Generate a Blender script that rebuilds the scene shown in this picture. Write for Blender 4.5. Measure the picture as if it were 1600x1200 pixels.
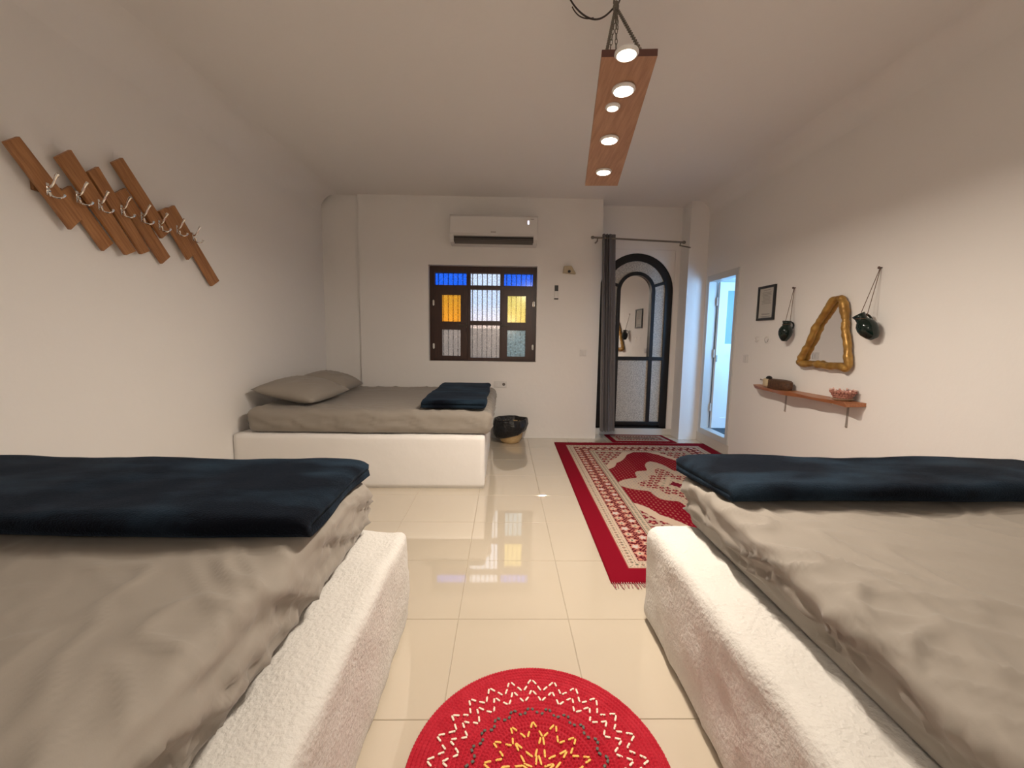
import bpy, bmesh, math, random
import numpy as np
from mathutils import Vector, Matrix, noise
random.seed(7)
PI = math.pi
for o in list(bpy.data.objects): bpy.data.objects.remove(o)
S = bpy.context.scene
C = S.collection

# ------------------------------------------------------------------ camera
F, P, Y_, R_, H = 649.86, .1082158, .0195013, -.0142446, 1.26426
f = Vector((math.sin(Y_)*math.cos(P), math.cos(Y_)*math.cos(P), -math.sin(P)))
rt = Vector((math.cos(Y_), -math.sin(Y_), 0)); dn = f.cross(rt)
rt2 = math.cos(R_)*rt + math.sin(R_)*dn; dn2 = -math.sin(R_)*rt + math.cos(R_)*dn
cam = bpy.data.objects.new('camera', bpy.data.cameras.new('camera')); C.objects.link(cam)
m = Matrix((rt2, -dn2, -f)).transposed().to_4x4(); m.translation = (0, 0, H); cam.matrix_world = m
cam.data.sensor_width = 36; cam.data.lens = F/1600*36; cam.data.clip_start = .02
S.camera = cam

# ------------------------------------------------------------------ world: dusk sky
W = bpy.data.worlds.new('world'); S.world = W; W.use_nodes = True
nt = W.node_tree; nt.nodes.clear()
wo = nt.nodes.new('ShaderNodeOutputWorld'); bg = nt.nodes.new('ShaderNodeBackground')
tc = nt.nodes.new('ShaderNodeTexCoord'); sp = nt.nodes.new('ShaderNodeSeparateXYZ'); cr = nt.nodes.new('ShaderNodeValToRGB')
mp = nt.nodes.new('ShaderNodeMapRange'); mp.inputs[1].default_value = -.15; mp.inputs[2].default_value = .5
nt.links.new(tc.outputs['Generated'], sp.inputs[0]); nt.links.new(sp.outputs[2], mp.inputs[0]); nt.links.new(mp.outputs[0], cr.inputs[0])
nt.links.new(cr.outputs[0], bg.inputs[0]); nt.links.new(bg.outputs[0], wo.inputs[0])
e = cr.color_ramp.elements
e[0].position = 0; e[0].color = (.20, .17, .15, 1); e[1].position = 1; e[1].color = (1.15, 1.3, 1.5, 1)
for p_, c_ in ((.21, (.40, .33, .28, 1)), (.25, (1, .74, .58, 1)), (.30, (.80, .80, .95, 1)), (.36, (.50, .70, 1, 1))):
    k = e.new(p_); k.color = c_
bg.inputs[1].default_value = 1.15

# ------------------------------------------------------------------ exposure
S.view_settings.view_transform = 'Standard'; S.view_settings.look = 'None'
S.view_settings.exposure = 0.40; S.view_settings.gamma = 1; S.view_settings.use_curve_mapping = False
LAMP_W, DIM_DISC_W, BATH_W, REAR_W = 14.5, .6, 25.0, 12.0
WARM = (1, .875, .735)

def area(name, loc, size, power, color, direction=(0, 0, -1), shape='DISK', size_y=None, spread=PI):
    L = bpy.data.lights.new(name, 'AREA'); L.shape = shape; L.size = size
    if size_y: L.size_y = size_y
    L.energy = power; L.color = color; L.spread = spread
    o = bpy.data.objects.new(name, L); C.objects.link(o); o.location = loc
    o.rotation_euler = Vector(direction).to_track_quat('-Z', 'Y').to_euler()
    return o
area('daylight_through_bathroom_window', (3.30, 3.72, 1.55), .9, BATH_W, (.25, .57, 1), (-.10, 1, -.12), 'RECTANGLE', 1.1)
gl_ = bpy.data.lights.new('fill_light_behind_camera', 'POINT'); gl_.energy = REAR_W; gl_.color = WARM; gl_.shadow_soft_size = .12  # added unseen fill that lifts walls and ceiling, no fixture modelled
go_ = bpy.data.objects.new('fill_light_behind_camera', gl_); C.objects.link(go_); go_.location = (.10, -.42, 1.62)

# ------------------------------------------------------------------ materials
def mat(name, color=(.8, .8, .8), rough=.6, metal=0., bump=0., scale=20., var=0., col2=None, detail=6, spec=None, emit=None, es=0, sheen=0, stretch=None, bdist=.01, ramp=(.35, .65), rot=None):
    M = bpy.data.materials.new(name); M.use_nodes = True; n = M.node_tree; b = n.nodes['Principled BSDF']
    b.inputs['Base Color'].default_value = (*color, 1); b.inputs['Roughness'].default_value = rough; b.inputs['Metallic'].default_value = metal
    if spec is not None: b.inputs['Specular IOR Level'].default_value = spec
    if sheen: b.inputs['Sheen Weight'].default_value = sheen; b.inputs['Sheen Roughness'].default_value = .4
    if emit: b.inputs['Emission Color'].default_value = (*emit, 1); b.inputs['Emission Strength'].default_value = es
    if bump or col2:
        t = n.nodes.new('ShaderNodeTexCoord'); mp = n.nodes.new('ShaderNodeMapping')
        n.links.new(t.outputs['Object'], mp.inputs[0])
        if stretch: mp.inputs['Scale'].default_value = stretch
        if rot:
            mr_ = n.nodes.new('ShaderNodeMapping'); mr_.inputs['Rotation'].default_value = rot
            n.links.new(t.outputs['Object'], mr_.inputs[0]); n.links.new(mr_.outputs[0], mp.inputs[0])
        z = n.nodes.new('ShaderNodeTexNoise'); z.inputs['Scale'].default_value = scale; z.inputs['Detail'].default_value = detail
        n.links.new(mp.outputs[0], z.inputs['Vector'])
        if bump:
            bp = n.nodes.new('ShaderNodeBump'); bp.inputs['Strength'].default_value = bump; bp.inputs['Distance'].default_value = bdist
            n.links.new(z.outputs['Fac'], bp.inputs['Height']); n.links.new(bp.outputs[0], b.inputs['Normal'])
        if col2:
            r = n.nodes.new('ShaderNodeValToRGB'); r.color_ramp.elements[0].color = (*color, 1); r.color_ramp.elements[1].color = (*col2, 1)
            r.color_ramp.elements[0].position, r.color_ramp.elements[1].position = ramp
            z2 = n.nodes.new('ShaderNodeTexNoise'); z2.inputs['Scale'].default_value = var or scale/4; z2.inputs['Detail'].default_value = detail
            n.links.new(mp.outputs[0], z2.inputs['Vector']); n.links.new(z2.outputs['Fac'], r.inputs[0]); n.links.new(r.outputs[0], b.inputs['Base Color'])
    return M
def attr_mat(name, rough=.9, bump=.0, scale=300, spec=.2):
    M = mat(name, rough=rough, bump=bump, scale=scale, spec=spec, bdist=.003); n = M.node_tree
    a = n.nodes.new('ShaderNodeAttribute'); a.attribute_name = 'Col'
    n.links.new(a.outputs['Color'], n.nodes['Principled BSDF'].inputs['Base Color']); return M
def pane_mat(name, tint, mixf=.5, scale=60, rough_white=(.8, .8, .8)):
    """patterned glass: clear tinted view mixed with light scattered in the pressed pattern"""
    M = bpy.data.materials.new(name); M.use_nodes = True; n = M.node_tree; n.nodes.clear()
    o = n.nodes.new('ShaderNodeOutputMaterial'); mx = n.nodes.new('ShaderNodeMixShader'); tr = n.nodes.new('ShaderNodeBsdfTransparent'); tl = n.nodes.new('ShaderNodeBsdfTranslucent')
    gl = n.nodes.new('ShaderNodeBsdfGlossy'); gl.inputs['Roughness'].default_value = .15; mx2 = n.nodes.new('ShaderNodeMixShader'); mx2.inputs[0].default_value = .05
    tr.inputs[0].default_value = (*tint, 1); tl.inputs[0].default_value = (*[a*b for a, b in zip(tint, rough_white)], 1)
    t = n.nodes.new('ShaderNodeTexCoord'); z = n.nodes.new('ShaderNodeTexNoise'); z.inputs['Scale'].default_value = scale; z.inputs['Detail'].default_value = 3
    r = n.nodes.new('ShaderNodeMapRange'); r.inputs[1].default_value = .35; r.inputs[2].default_value = .65; r.inputs[3].default_value = max(0, mixf-.25); r.inputs[4].default_value = min(1, mixf+.25)
    n.links.new(t.outputs['Object'], z.inputs['Vector']); n.links.new(z.outputs['Fac'], r.inputs[0]); n.links.new(r.outputs[0], mx.inputs[0])
    n.links.new(tr.outputs[0], mx.inputs[1]); n.links.new(tl.outputs[0], mx.inputs[2]); n.links.new(mx.outputs[0], mx2.inputs[1]); n.links.new(gl.outputs[0], mx2.inputs[2]); n.links.new(mx2.outputs[0], o.inputs[0])
    return M
def wood_mat(name, c1, c2, rough=.45, axis=0, scale=6, bump=.15, rot=None):
    st = [14, 14, 14]; st[axis] = 1.2
    return mat(name, c1, rough, bump=bump, scale=scale, var=scale, col2=c2, stretch=st, bdist=.002, ramp=(.3, .7), rot=rot)
WALL = mat('wall_plaster', (.85, .825, .80), .75, bump=.25, scale=9, detail=8, bdist=.012, spec=.25)
PLAST = mat('rough_plaster', (.68, .66, .625), .7, bump=.9, scale=75, detail=9, bdist=.006, spec=.3)
TILE = mat('cream_tile', (.58, .505, .40), .045, bump=.02, scale=3, col2=(.61, .535, .43), spec=.75)
_c = TILE.node_tree.nodes['Principled BSDF']; _c.inputs['Coat Weight'].default_value = 1; _c.inputs['Coat Roughness'].default_value = .03; _c.inputs['Coat IOR'].default_value = 1.6
GROUT = mat('grout', (.42, .36, .28), .9)
SHEET = mat('grey_sheet', (.30, .268, .232), .75, bump=.12, scale=400, bdist=.001, spec=.25, sheen=.15)
NAVY = mat('navy_plush', (.0012, .0024, .0060), .8, bump=.8, scale=150, var=3.2, col2=(.014, .028, .046), bdist=.005, spec=.10, sheen=.09, stretch=(1, 2.2, 1), ramp=(.46, .70))  # paler patches put the velvet sheen of the nap into the colour
NAVY.node_tree.nodes['Principled BSDF'].inputs['Sheen Tint'].default_value = (.30, .50, .80, 1)
NAVY2 = mat('navy_hem', (.006, .011, .025), .7, spec=.2, sheen=.2)
PINE = wood_mat('pine', (.28, .115, .040), (.46, .22, .085), axis=1, rot=(math.radians(50), 0, 0), scale=5, bump=.3)
PINER = wood_mat('rail_pine', (.22, .09, .035), (.34, .16, .06), axis=1)
DARKW = wood_mat('dark_brown_wood', (.030, .010, .006), (.055, .018, .010), .4, axis=2)
SHELFW = wood_mat('orange_wood', (.33, .115, .045), (.46, .19, .08), .4, axis=1)
BOARDW = wood_mat('lamp_board_wood', (.34, .17, .095), (.48, .27, .16), .45, axis=1)
EDGEW = mat('dark_end_grain', (.10, .035, .025), .6)
CHROME = mat('chrome', (.85, .84, .82), .12, 1.)
STEEL = mat('dark_steel', (.22, .20, .17), .4, .9)
BLACK = mat('black_metal', (.010, .010, .011), .35, spec=.4)
IRON = mat('iron_bar', (.03, .022, .02), .6)
WHITEP = mat('white_plastic', (.72, .70, .68), .35)
GREYP = mat('grey_plastic', (.13, .115, .10), .5)
BLACKP = mat('black_plastic', (.012, .012, .012), .4)
MIRROR = mat('mirror_glass', (.85, .85, .86), .02, 1.)
GOLD = mat('aged_gold_paint', (.30, .155, .035), .38, .45, bump=.4, scale=30, var=14, col2=(.50, .29, .075), bdist=.006)
GREEN = mat('dark_green_glaze', (.003, .012, .009), .12, bump=.1, scale=25, bdist=.004)
CORD = mat('brown_cord', (.12, .06, .035), .9)
WIRE = mat('dark_cable', (.03, .018, .016), .5)
CURT = mat('grey_curtain', (.125, .118, .125), .8, bump=.2, scale=300, bdist=.001, sheen=.2)
BAG = mat('black_bin_bag', (.006, .006, .007), .28, bump=.8, scale=28, bdist=.02)
CREAMP = mat('cream_plastic', (.50, .42, .28), .5)
BAMB = mat('woven_straw', (.52, .34, .15), .7, bump=.6, scale=50, var=20, col2=(.62, .44, .22), bdist=.004)
UPVC = mat('white_upvc', (.62, .62, .60), .3)
BATHW = mat('bathroom_white', (.75, .78, .80), .4)
BLUEP = mat('frosted_pane', (.18, .33, .42), .25)
FROST = mat('frosted_patterned_glass', (.68, .63, .55), .22, bump=.9, scale=130, var=95, col2=(.40, .37, .32), bdist=.004, detail=4, ramp=(.4, .6))
PAPER = mat('paper', (.52, .50, .46), .8)
INK = mat('grey_print', (.20, .19, .18), .8)
REDR = mat('red_palm_weave', (.44, .014, .030), .6, bump=.5, scale=90, var=25, col2=(.50, .022, .042), bdist=.003, spec=.12)
STW = mat('cream_strip', (.85, .76, .62), .6); STG = mat('grey_green_strip', (.09, .10, .08), .6); STY = mat('yellow_strip', (.85, .52, .10), .6)
GLOW = mat('lamp_disc', (.9, .85, .75), .4, emit=(1, .84, .62), es=14)
GLOW2 = mat('small_glow_disc', (.9, .85, .75), .4, emit=(1, .86, .68), es=3.0)
LED = mat('led_display', (.8, .8, .9), .4, emit=(.75, .78, 1), es=1.3)

# ------------------------------------------------------------------ helpers
def link(name, me, m=None, parent=None, loc=(0, 0, 0)):
    o = bpy.data.objects.new(name, me); C.objects.link(o); o.location = loc
    if m is not None: me.materials.append(m)
    if parent is not None: o.parent = parent
    return o
def tag(o, label=None, cat=None, group=None, kind=None):
    if label: o['label'] = label
    if cat: o['category'] = cat
    if group: o['group'] = group
    if kind: o['kind'] = kind
    return o
def thing(name, label, cat, loc=(0, 0, 0), group=None, rot=(0, 0, 0)):
    o = bpy.data.objects.new(name, None); C.objects.link(o); o.location = loc; o.rotation_euler = rot; o.empty_display_size = .05
    return tag(o, label, cat, group)
def obj(name, bm, m, parent=None, loc=(0, 0, 0), smooth=False):
    me = bpy.data.meshes.new(name); bm.normal_update(); bm.to_mesh(me); bm.free()
    if smooth:
        me.polygons.foreach_set('use_smooth', [True]*len(me.polygons))
        if smooth != 'all': me.set_sharp_from_angle(angle=math.radians(smooth if isinstance(smooth, (int, float)) and smooth > 1 else 40))
    return link(name, me, m, parent, loc)
def B(): return bmesh.new()
def bx(bm, a, b, bev=0., seg=2, M=None):
    """axis aligned box between corners a, b with bevelled edges"""
    t = bmesh.new(); bmesh.ops.create_cube(t, size=1)
    a = Vector(a); b = Vector(b); s = b-a; c = (a+b)/2
    for v in t.verts: v.co = Vector((v.co.x*s.x, v.co.y*s.y, v.co.z*s.z)) + c
    if bev: bmesh.ops.bevel(t, geom=t.edges[:], offset=min(bev, min(abs(x) for x in s)*.45), segments=seg, profile=.5, affect='EDGES')
    if M is not None: bmesh.ops.transform(t, matrix=M, verts=t.verts)
    merge(bm, t); return bm
def merge(bm, t):
    me = bpy.data.meshes.new('t'); t.to_mesh(me); t.free(); bm.from_mesh(me); bpy.data.meshes.remove(me)
def tube(bm, pts, r, n=8, closed=False, caps=True, twist=0):
    pts = [Vector(p) for p in pts]; N = len(pts); rings = []
    rr = r if isinstance(r, (list, tuple)) else [r]*N
    up = None
    for i, p in enumerate(pts):
        if closed: d = pts[(i+1) % N]-pts[i-1]
        else: d = pts[min(i+1, N-1)]-pts[max(i-1, 0)]
        d.normalize()
        if up is None:
            up = Vector((0, 0, 1)) if abs(d.z) < .9 else Vector((1, 0, 0))
        x = (up - d*up.dot(d)).normalized(); up = x; y = d.cross(x)
        rings.append([bm.verts.new(p + (x*math.cos(2*PI*k/n)+y*math.sin(2*PI*k/n))*rr[i]) for k in range(n)])
    for i in range(N if closed else N-1):
        a = rings[i]; b = rings[(i+1) % N]
        for k in range(n): bm.faces.new((a[k], a[(k+1) % n], b[(k+1) % n], b[k]))
    if not closed and caps: bm.faces.new(rings[0][::-1]); bm.faces.new(rings[-1])
    return bm
def lathe(bm, prof, n=32, M=None, cap=True):
    t = bmesh.new(); R = [[t.verts.new((r*math.cos(2*PI*k/n), r*math.sin(2*PI*k/n), z)) for k in range(n)] for r, z in prof]
    for a, b in zip(R, R[1:]):
        for k in range(n): t.faces.new((a[k], a[(k+1) % n], b[(k+1) % n], b[k]))
    if cap: t.faces.new(R[0][::-1]); t.faces.new(R[-1])
    if M is not None: bmesh.ops.transform(t, matrix=M, verts=t.verts)
    merge(bm, t); return bm
def prism(bm, poly, ext, axis=0, at=0., bev=0.):
    """extrude 2D polygon (coords on the other two axes in order) by ext along axis starting at `at`"""
    t = bmesh.new()
    def P3(p, d):
        c = list(p); c.insert(axis, d); return c
    a = [t.verts.new(P3(p, at)) for p in poly]; b = [t.verts.new(P3(p, at+ext)) for p in poly]; n = len(poly)
    t.faces.new(a); t.faces.new(b[::-1])
    for i in range(n): t.faces.new((a[i], b[i], b[(i+1) % n], a[(i+1) % n]))
    bmesh.ops.recalc_face_normals(t, faces=t.faces)
    if bev: bmesh.ops.bevel(t, geom=t.edges[:], offset=bev, segments=2, profile=.5, affect='EDGES')
    merge(bm, t); return bm
def wall_boxes(bm, axis, p0, p1, u0, u1, z0, z1, holes):
    """wall slab between p0,p1 along axis, spanning u,z with rectangular holes (ua,ub,za,zb)"""
    us = sorted({u0, u1, *[h[0] for h in holes], *[h[1] for h in holes]}); zs = sorted({z0, z1, *[h[2] for h in holes], *[h[3] for h in holes]})
    def hole(i, j):
        uc = (us[i]+us[i+1])/2; zc = (zs[j]+zs[j+1])/2
        return any(h[0] < uc < h[1] and h[2] < zc < h[3] for h in holes)
    def V(p, u, z): return (p, u, z) if axis == 0 else (u, p, z)
    nu, nz = len(us)-1, len(zs)-1; cache = {}
    def v(p, u, z):
        k = (p, u, z)
        if k not in cache: cache[k] = bm.verts.new(V(p, u, z))
        return cache[k]
    solid = lambda i, j: 0 <= i < nu and 0 <= j < nz and not hole(i, j)
    for i in range(nu):
        for j in range(nz):
            if not solid(i, j): continue
            a, b, c, d = us[i], us[i+1], zs[j], zs[j+1]
            for p in (p0, p1): bm.faces.new([v(p, a, c), v(p, b, c), v(p, b, d), v(p, a, d)])
            if not solid(i-1, j): bm.faces.new([v(p0, a, c), v(p1, a, c), v(p1, a, d), v(p0, a, d)])
            if not solid(i+1, j): bm.faces.new([v(p0, b, c), v(p1, b, c), v(p1, b, d), v(p0, b, d)])
            if not solid(i, j-1): bm.faces.new([v(p0, a, c), v(p1, a, c), v(p1, b, c), v(p0, b, c)])
            if not solid(i, j+1): bm.faces.new([v(p0, a, d), v(p1, a, d), v(p1, b, d), v(p0, b, d)])
    bmesh.ops.recalc_face_normals(bm, faces=bm.faces); return bm
def fbm(p, s, o=3):
    v = 0; a = 1
    for k in range(o): v += a*noise.noise(Vector(p)*s*(2**k)); a *= .5
    return v
def rbox(x0, x1, y0, y1, z0, z1, r, step, disp):
    """rounded box on a regular grid, every vertex pushed by disp(p, n) along its normal (and free offset)"""
    bm = bmesh.new(); lo = Vector((x0, y0, z0)); hi = Vector((x1, y1, z1)); cache = {}
    ns = [max(2, int(math.ceil((hi[i]-lo[i])/step))) for i in range(3)]
    rr = Vector([min(r, (hi[i]-lo[i])*.49) for i in range(3)])
    def coord(ax, k):
        return lo[ax]+(hi[ax]-lo[ax])*k/ns[ax]
    def vert(i, j, k):
        key = (i, j, k)
        if key in cache: return cache[key]
        p = Vector((coord(0, i), coord(1, j), coord(2, k)))
        q = Vector([min(max(p[a], lo[a]+r if hi[a]-lo[a] > 2*r else (lo[a]+hi[a])/2), hi[a]-r if hi[a]-lo[a] > 2*r else (lo[a]+hi[a])/2) for a in range(3)])
        d = p-q; n = d.normalized() if d.length > 1e-9 else Vector((0, 0, 1))
        # map cube shell to sphere shell of radius r
        mx = max(abs(d.x), abs(d.y), abs(d.z))
        pp = q + n*mx if mx > 0 else p
        pp = Vector(pp); res = disp(pp, n)
        cache[key] = bm.verts.new(pp + res); return cache[key]
    for ax in range(3):
        a, b = [(1, 2), (0, 2), (0, 1)][ax]
        for side in (0, ns[ax]):
            for i in range(ns[a]):
                for j in range(ns[b]):
                    q = []
                    for di, dj in ((0, 0), (1, 0), (1, 1), (0, 1)):
                        ix = [0, 0, 0]; ix[ax] = side; ix[a] = i+di; ix[b] = j+dj; q.append(vert(*ix))
                    bm.faces.new(q)
    for v in bm.verts: v.co.x = min(max(v.co.x, -2.239), 2.499); v.co.y = max(v.co.y, -.619)
    bmesh.ops.recalc_face_normals(bm, faces=bm.faces); return bm

XL, XR, YB, YR, ZC = -2.24, 2.5, 5.24, -.62, 2.965
YN = 5.50                                     # back of the door niche
# ------------------------------------------------------------------ setting
def struct(name, bm, m, parent=None, smooth=False):
    o = obj(name, bm, m, parent, smooth=smooth)
    if parent is None: o['kind'] = 'structure'
    return o
fl = struct('floor', bx(B(), (XL-.2, YR-.2, -.1), (XR+.12, 5.8, -.003)), GROUT)
tiles = {}
T = .5; tx0, ty0 = -.1939, 1.2605
for i in range(-5, 7):
    for j in range(-4, 9):
        a0, a1 = tx0+i*T+.0012, tx0+(i+1)*T-.0012; b0, b1 = ty0+j*T+.0012, ty0+(j+1)*T-.0012
        a0 = max(a0, XL); a1 = min(a1, XR); b0 = max(b0, YR); b1 = min(b1, YB if not (a1 > 1.25 and a0 < 2.2) else 5.52)
        if a1-a0 < .02 or b1-b0 < .02: continue
        if b1 < 1.70 and (a1 < -.45 or a0 > .70): continue          # under the masonry beds
        if a1 < -.25 and b0 > 3.50: continue
        t = B(); bx(t, (a0, b0, -.008), (a1, b1, random.uniform(-.0003, .0003)), .0015, 1)
        obj('tile', t, TILE, fl)
struct('wall_left', bx(B(), (XL-.2, YR-.2, 0), (XL, YB+.32, ZC+.1)), WALL)
struct('wall_right', wall_boxes(B(), 0, XR, XR+.12, YR-.2, YB+.32, 0, ZC+.1, [(4.49, 5.18, .115, 2.06)]), WALL)
WX0, WX1, WZ0, WZ1 = -.945, .395, .975, 2.155
wb = wall_boxes(B(), 1, YB, YB+.30, XL, XR, 0, ZC, [(WX0, WX1, WZ0, WZ1), (1.185, 2.265, 0, ZC), (XL, -1.785, 0, ZC)])
bx(wb, (XL, YB+.045, 0), (-1.78, YB+.30, ZC))
struct('wall_back', wb, WALL)
struct('wall_rear', bx(B(), (XL, YR-.15, 0), (XR, YR, ZC)), WALL)
cb = B(); bx(cb, (XL-.2, YR-.2, ZC), (XR+.12, 5.8, ZC+.1))
def cove(bm, x, sx, r):
    n = 8; prof = [(x+sx*r*(1-math.sin(a)), ZC-r*(1-math.cos(a))) for a in [PI/2*k/n for k in range(n+1)]]
    # concave quarter between wall and ceiling
    prof = [(x+sx*(r-r*math.cos(a)), ZC-r+r*math.sin(a)) for a in [PI/2*k/n for k in range(n+1)]]
    vs = [[bm.verts.new((px, y, pz)) for px, pz in prof] for y in (YR, YB)]
    for k in range(n): bm.faces.new((vs[0][k], vs[0][k+1], vs[1][k+1], vs[1][k]))
cove(cb, XL, 1, .22); cove(cb, XR, -1, .16)
struct('ceiling', cb, WALL, smooth=60)
# door niche: side reveals, back panel with arched opening, step
AX, AZ, AR = 1.715, 1.905, .482                # arch centre and radius
def arch_pts(r, z0, n=28):
    return [(AX+r, z0)] + [(AX+r*math.cos(PI*k/n), AZ+r*math.sin(PI*k/n)) for k in range(n+1)] + [(AX-r, z0)]
nb = B()
pts = arch_pts(AR, .085)
out = [(2.2, .085)] + [(min(max(AX+1.2*math.cos(PI*k/28), 1.232), 2.2), min(AZ+1.2*math.sin(PI*k/28), 2.43)) for k in range(29)] + [(1.232, .085)]
fv = [[nb.verts.new((p[0], y, p[1])) for p in L] for y, L in ((YN, pts), (YN, out), (YN+.09, pts))]
for k in range(len(pts)-1):
    nb.faces.new((fv[0][k], fv[0][k+1], fv[1][k+1], fv[1][k])); nb.faces.new((fv[0][k], fv[0][k+1], fv[2][k+1], fv[2][k]))
bx(nb, (1.1, YN-.014, .0), (1.232, YN+.1, ZC)); bx(nb, (2.2, YN-.014, 0), (2.4, YN+.1, ZC)); bx(nb, (1.232, YN-.014, 2.43), (2.2, YN+.1, ZC))
struct('trim_1', nb, WALL)
struct('trim_2', bx(B(), (1.185, 5.475, 0), (2.265, 5.68, .085), .004), mat('pale_marble_step', (.70, .67, .63), .3, col2=(.60, .57, .53), bump=.05, scale=6))
struct('baseboard_right', bx(B(), (XR-.004, 4.47, 0), (XR+.01, YB, .113), .002), mat('worn_kerb_paint', (.70, .65, .58), .7, bump=.4, scale=30))

# ------------------------------------------------------------------ arched door
D1 = bpy.data.objects.new('door_1', None); C.objects.link(D1); D1['kind'] = 'structure'; D1.location = (AX, YN+.03, .085)
def pa(name, bm, m, par=None, smooth=False):     # part of D1 built in world coords
    o = obj(name, bm, m, None, smooth=smooth); p = par or D1
    o.parent = p; w = p.location.copy(); q = p.parent
    while q: w += q.location; q = q.parent
    o.data.transform(Matrix.Translation(-w)); return o
def arch_ring(bm, r0, r1, y0, y1, z0):
    A, Bp = arch_pts(r1, z0), arch_pts(r0, z0)
    V = [[bm.verts.new((p[0], y, p[1])) for p in L] for y, L in ((y0, A), (y0, Bp), (y1, Bp), (y1, A))]
    n = len(A)
    for s in range(4):
        a, b = V[s], V[(s+1) % 4]
        for k in range(n-1): bm.faces.new((a[k], a[k+1], b[k+1], b[k]))
    for k in (0, n-1): bm.faces.new([V[s][k] for s in range(4)])
    bmesh.ops.recalc_face_normals(bm, faces=bm.faces); return bm
b_ = arch_ring(B(), .385, .480, YN+.005, YN+.065, .088); bx(b_, (AX-.48, YN+.005, .088), (AX+.48, YN+.065, .105)); bx(b_, (AX-.385, YN+.005, .125), (AX+.385, YN+.05, .175), .004)
pa('door_frame', b_, BLACK, smooth=30)
pa('inner_arch', arch_ring(B(), .205, .250, YN, YN+.05, .17), BLACK, smooth=30)
pa('cross_rail', bx(B(), (AX-.39, YN+.001, 1.005), (AX+.39, YN+.05, 1.05), .003), BLACK)
for sgn in (1, -1):
    a = math.radians(17 if sgn > 0 else 163); c_ = Vector((AX, 0, AZ)); d = Vector((math.cos(a), 0, math.sin(a)))
    t = B(); L = B(); bx(L, (.24, YN+.004, -.018), (.40, YN+.045, .018), .003, M=Matrix.Translation((AX, 0, AZ)) @ Matrix.Rotation(-a, 4, 'Y')); merge(t, L)
    pa('radial_bar', t, BLACK)
# panes
def poly_pane(name, pts2, m, y=YN+.028, t=.006):
    b = B(); prism(b, pts2, t, 1, y); return pa(name, b, m)
poly_pane('mirror_pane', [(AX+.215*math.cos(PI*k/24), AZ+.215*math.sin(PI*k/24)) for k in range(25)] + [(AX-.215, 1.04), (AX+.215, 1.04)], MIRROR, YN+.030, .004)
mpn = [o for o in bpy.data.objects if o.name == 'mirror_pane'][0]
mc = Vector((0, YN+.030-D1.location.y, 0)); mpn.data.transform(Matrix.Translation(mc) @ Matrix.Rotation(math.radians(3.5), 4, 'Z') @ Matrix.Translation(-mc))
def ring_pane(a0, a1):
    ks = [math.radians(a0+(a1-a0)*k/20) for k in range(21)]
    return [(AX+.395*math.cos(a), AZ+.395*math.sin(a)) for a in ks] + [(AX+.240*math.cos(a), AZ+.240*math.sin(a)) for a in ks[::-1]]
poly_pane('frosted_pane', ring_pane(17, 163), FROST)
for s in (1, -1):
    q = [math.radians(k*17/5) for k in range(6)]
    P0 = [(AX+s*.240, 1.03), (AX+s*.395, 1.03)] + [(AX+s*.395*math.cos(a), AZ+.395*math.sin(a)) for a in q] + [(AX+s*.240*math.cos(a), AZ+.240*math.sin(a)) for a in q[::-1]]
    poly_pane('frosted_pane', P0, FROST)
    poly_pane('frosted_pane', [(AX+s*.240, .15), (AX+s*.395, .15), (AX+s*.395, 1.03), (AX+s*.240, 1.03)], FROST)
poly_pane('frosted_pane', [(AX-.215, .15), (AX+.215, .15), (AX+.215, 1.03), (AX-.215, 1.03)], FROST)
pa('rear_panel', bx(B(), (AX-.48, YN+.066, .088), (AX+.48, YN+.072, 2.38)), BLACK)

# ------------------------------------------------------------------ window
W1 = bpy.data.objects.new('window_1', None); C.objects.link(W1); W1['kind'] = 'structure'; W1.location = (-.27, 5.36, WZ0)
def wp(name, bm, m, par=None, smooth=False): return pa(name, bm, m, par or W1, smooth)
fy0, fy1 = 5.33, 5.40
FX0, FX1, FZ0, FZ1 = -.945, .395, .975, 2.155
b_ = wall_boxes(B(), 1, fy0, fy1, FX0, FX1, FZ0, FZ1, [(FX0+.065, -.485, FZ0+.045, 1.875), (-.435, -.063, FZ0+.045, 1.43), (-.435, -.063, 1.485, 1.875), (-.013, FX1-.045, FZ0+.045, 1.875),
    (FX0+.065, -.485, 1.925, 2.075), (-.435, -.063, 1.925, 2.075), (-.013, FX1-.045, 1.925, 2.075)])
wp('window_frame', b_, DARKW)
PB = pane_mat('blue_glass', (.13, .40, .95), .22, 80, (1, 1, 1)); PW = pane_mat('clear_ribbed_glass', (1, .98, .98), .12, 55, (.7, .66, .64)); PY = pane_mat('yellow_glass', (1, .62, .16), .3, 80, (1.2, 1.1, .95)); PY2 = pane_mat('pale_yellow_glass', (1, .84, .38), .3, 90, (1.4, 1.3, 1.2))
PG = pane_mat('grey_patterned_glass', (.95, .90, .85), .22, 60, (.62, .54, .48)); PG2 = pane_mat('dark_patterned_glass', (.62, .72, .72), .3, 45, (1, .95, .9))
def pane(x0, x1, z0, z1, m, label, par=None, y=5.375):
    o = wp('pane', bx(B(), (x0, y, z0), (x1, y+.005, z1)), m, par)
    if label: o['label'] = label
pane(FX0+.06, -.48, 1.92, 2.075, PB, 'blue glass pane'); pane(-.44, -.058, 1.92, 2.075, PW, 'milky clear pane'); pane(-.018, FX1-.04, 1.92, 2.075, PB, 'blue glass pane')
pane(-.44, -.058, 1.48, 1.88, PW, 'clear patterned pane'); pane(-.44, -.058, 1.015, 1.435, PG, 'grey patterned pane')
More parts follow.
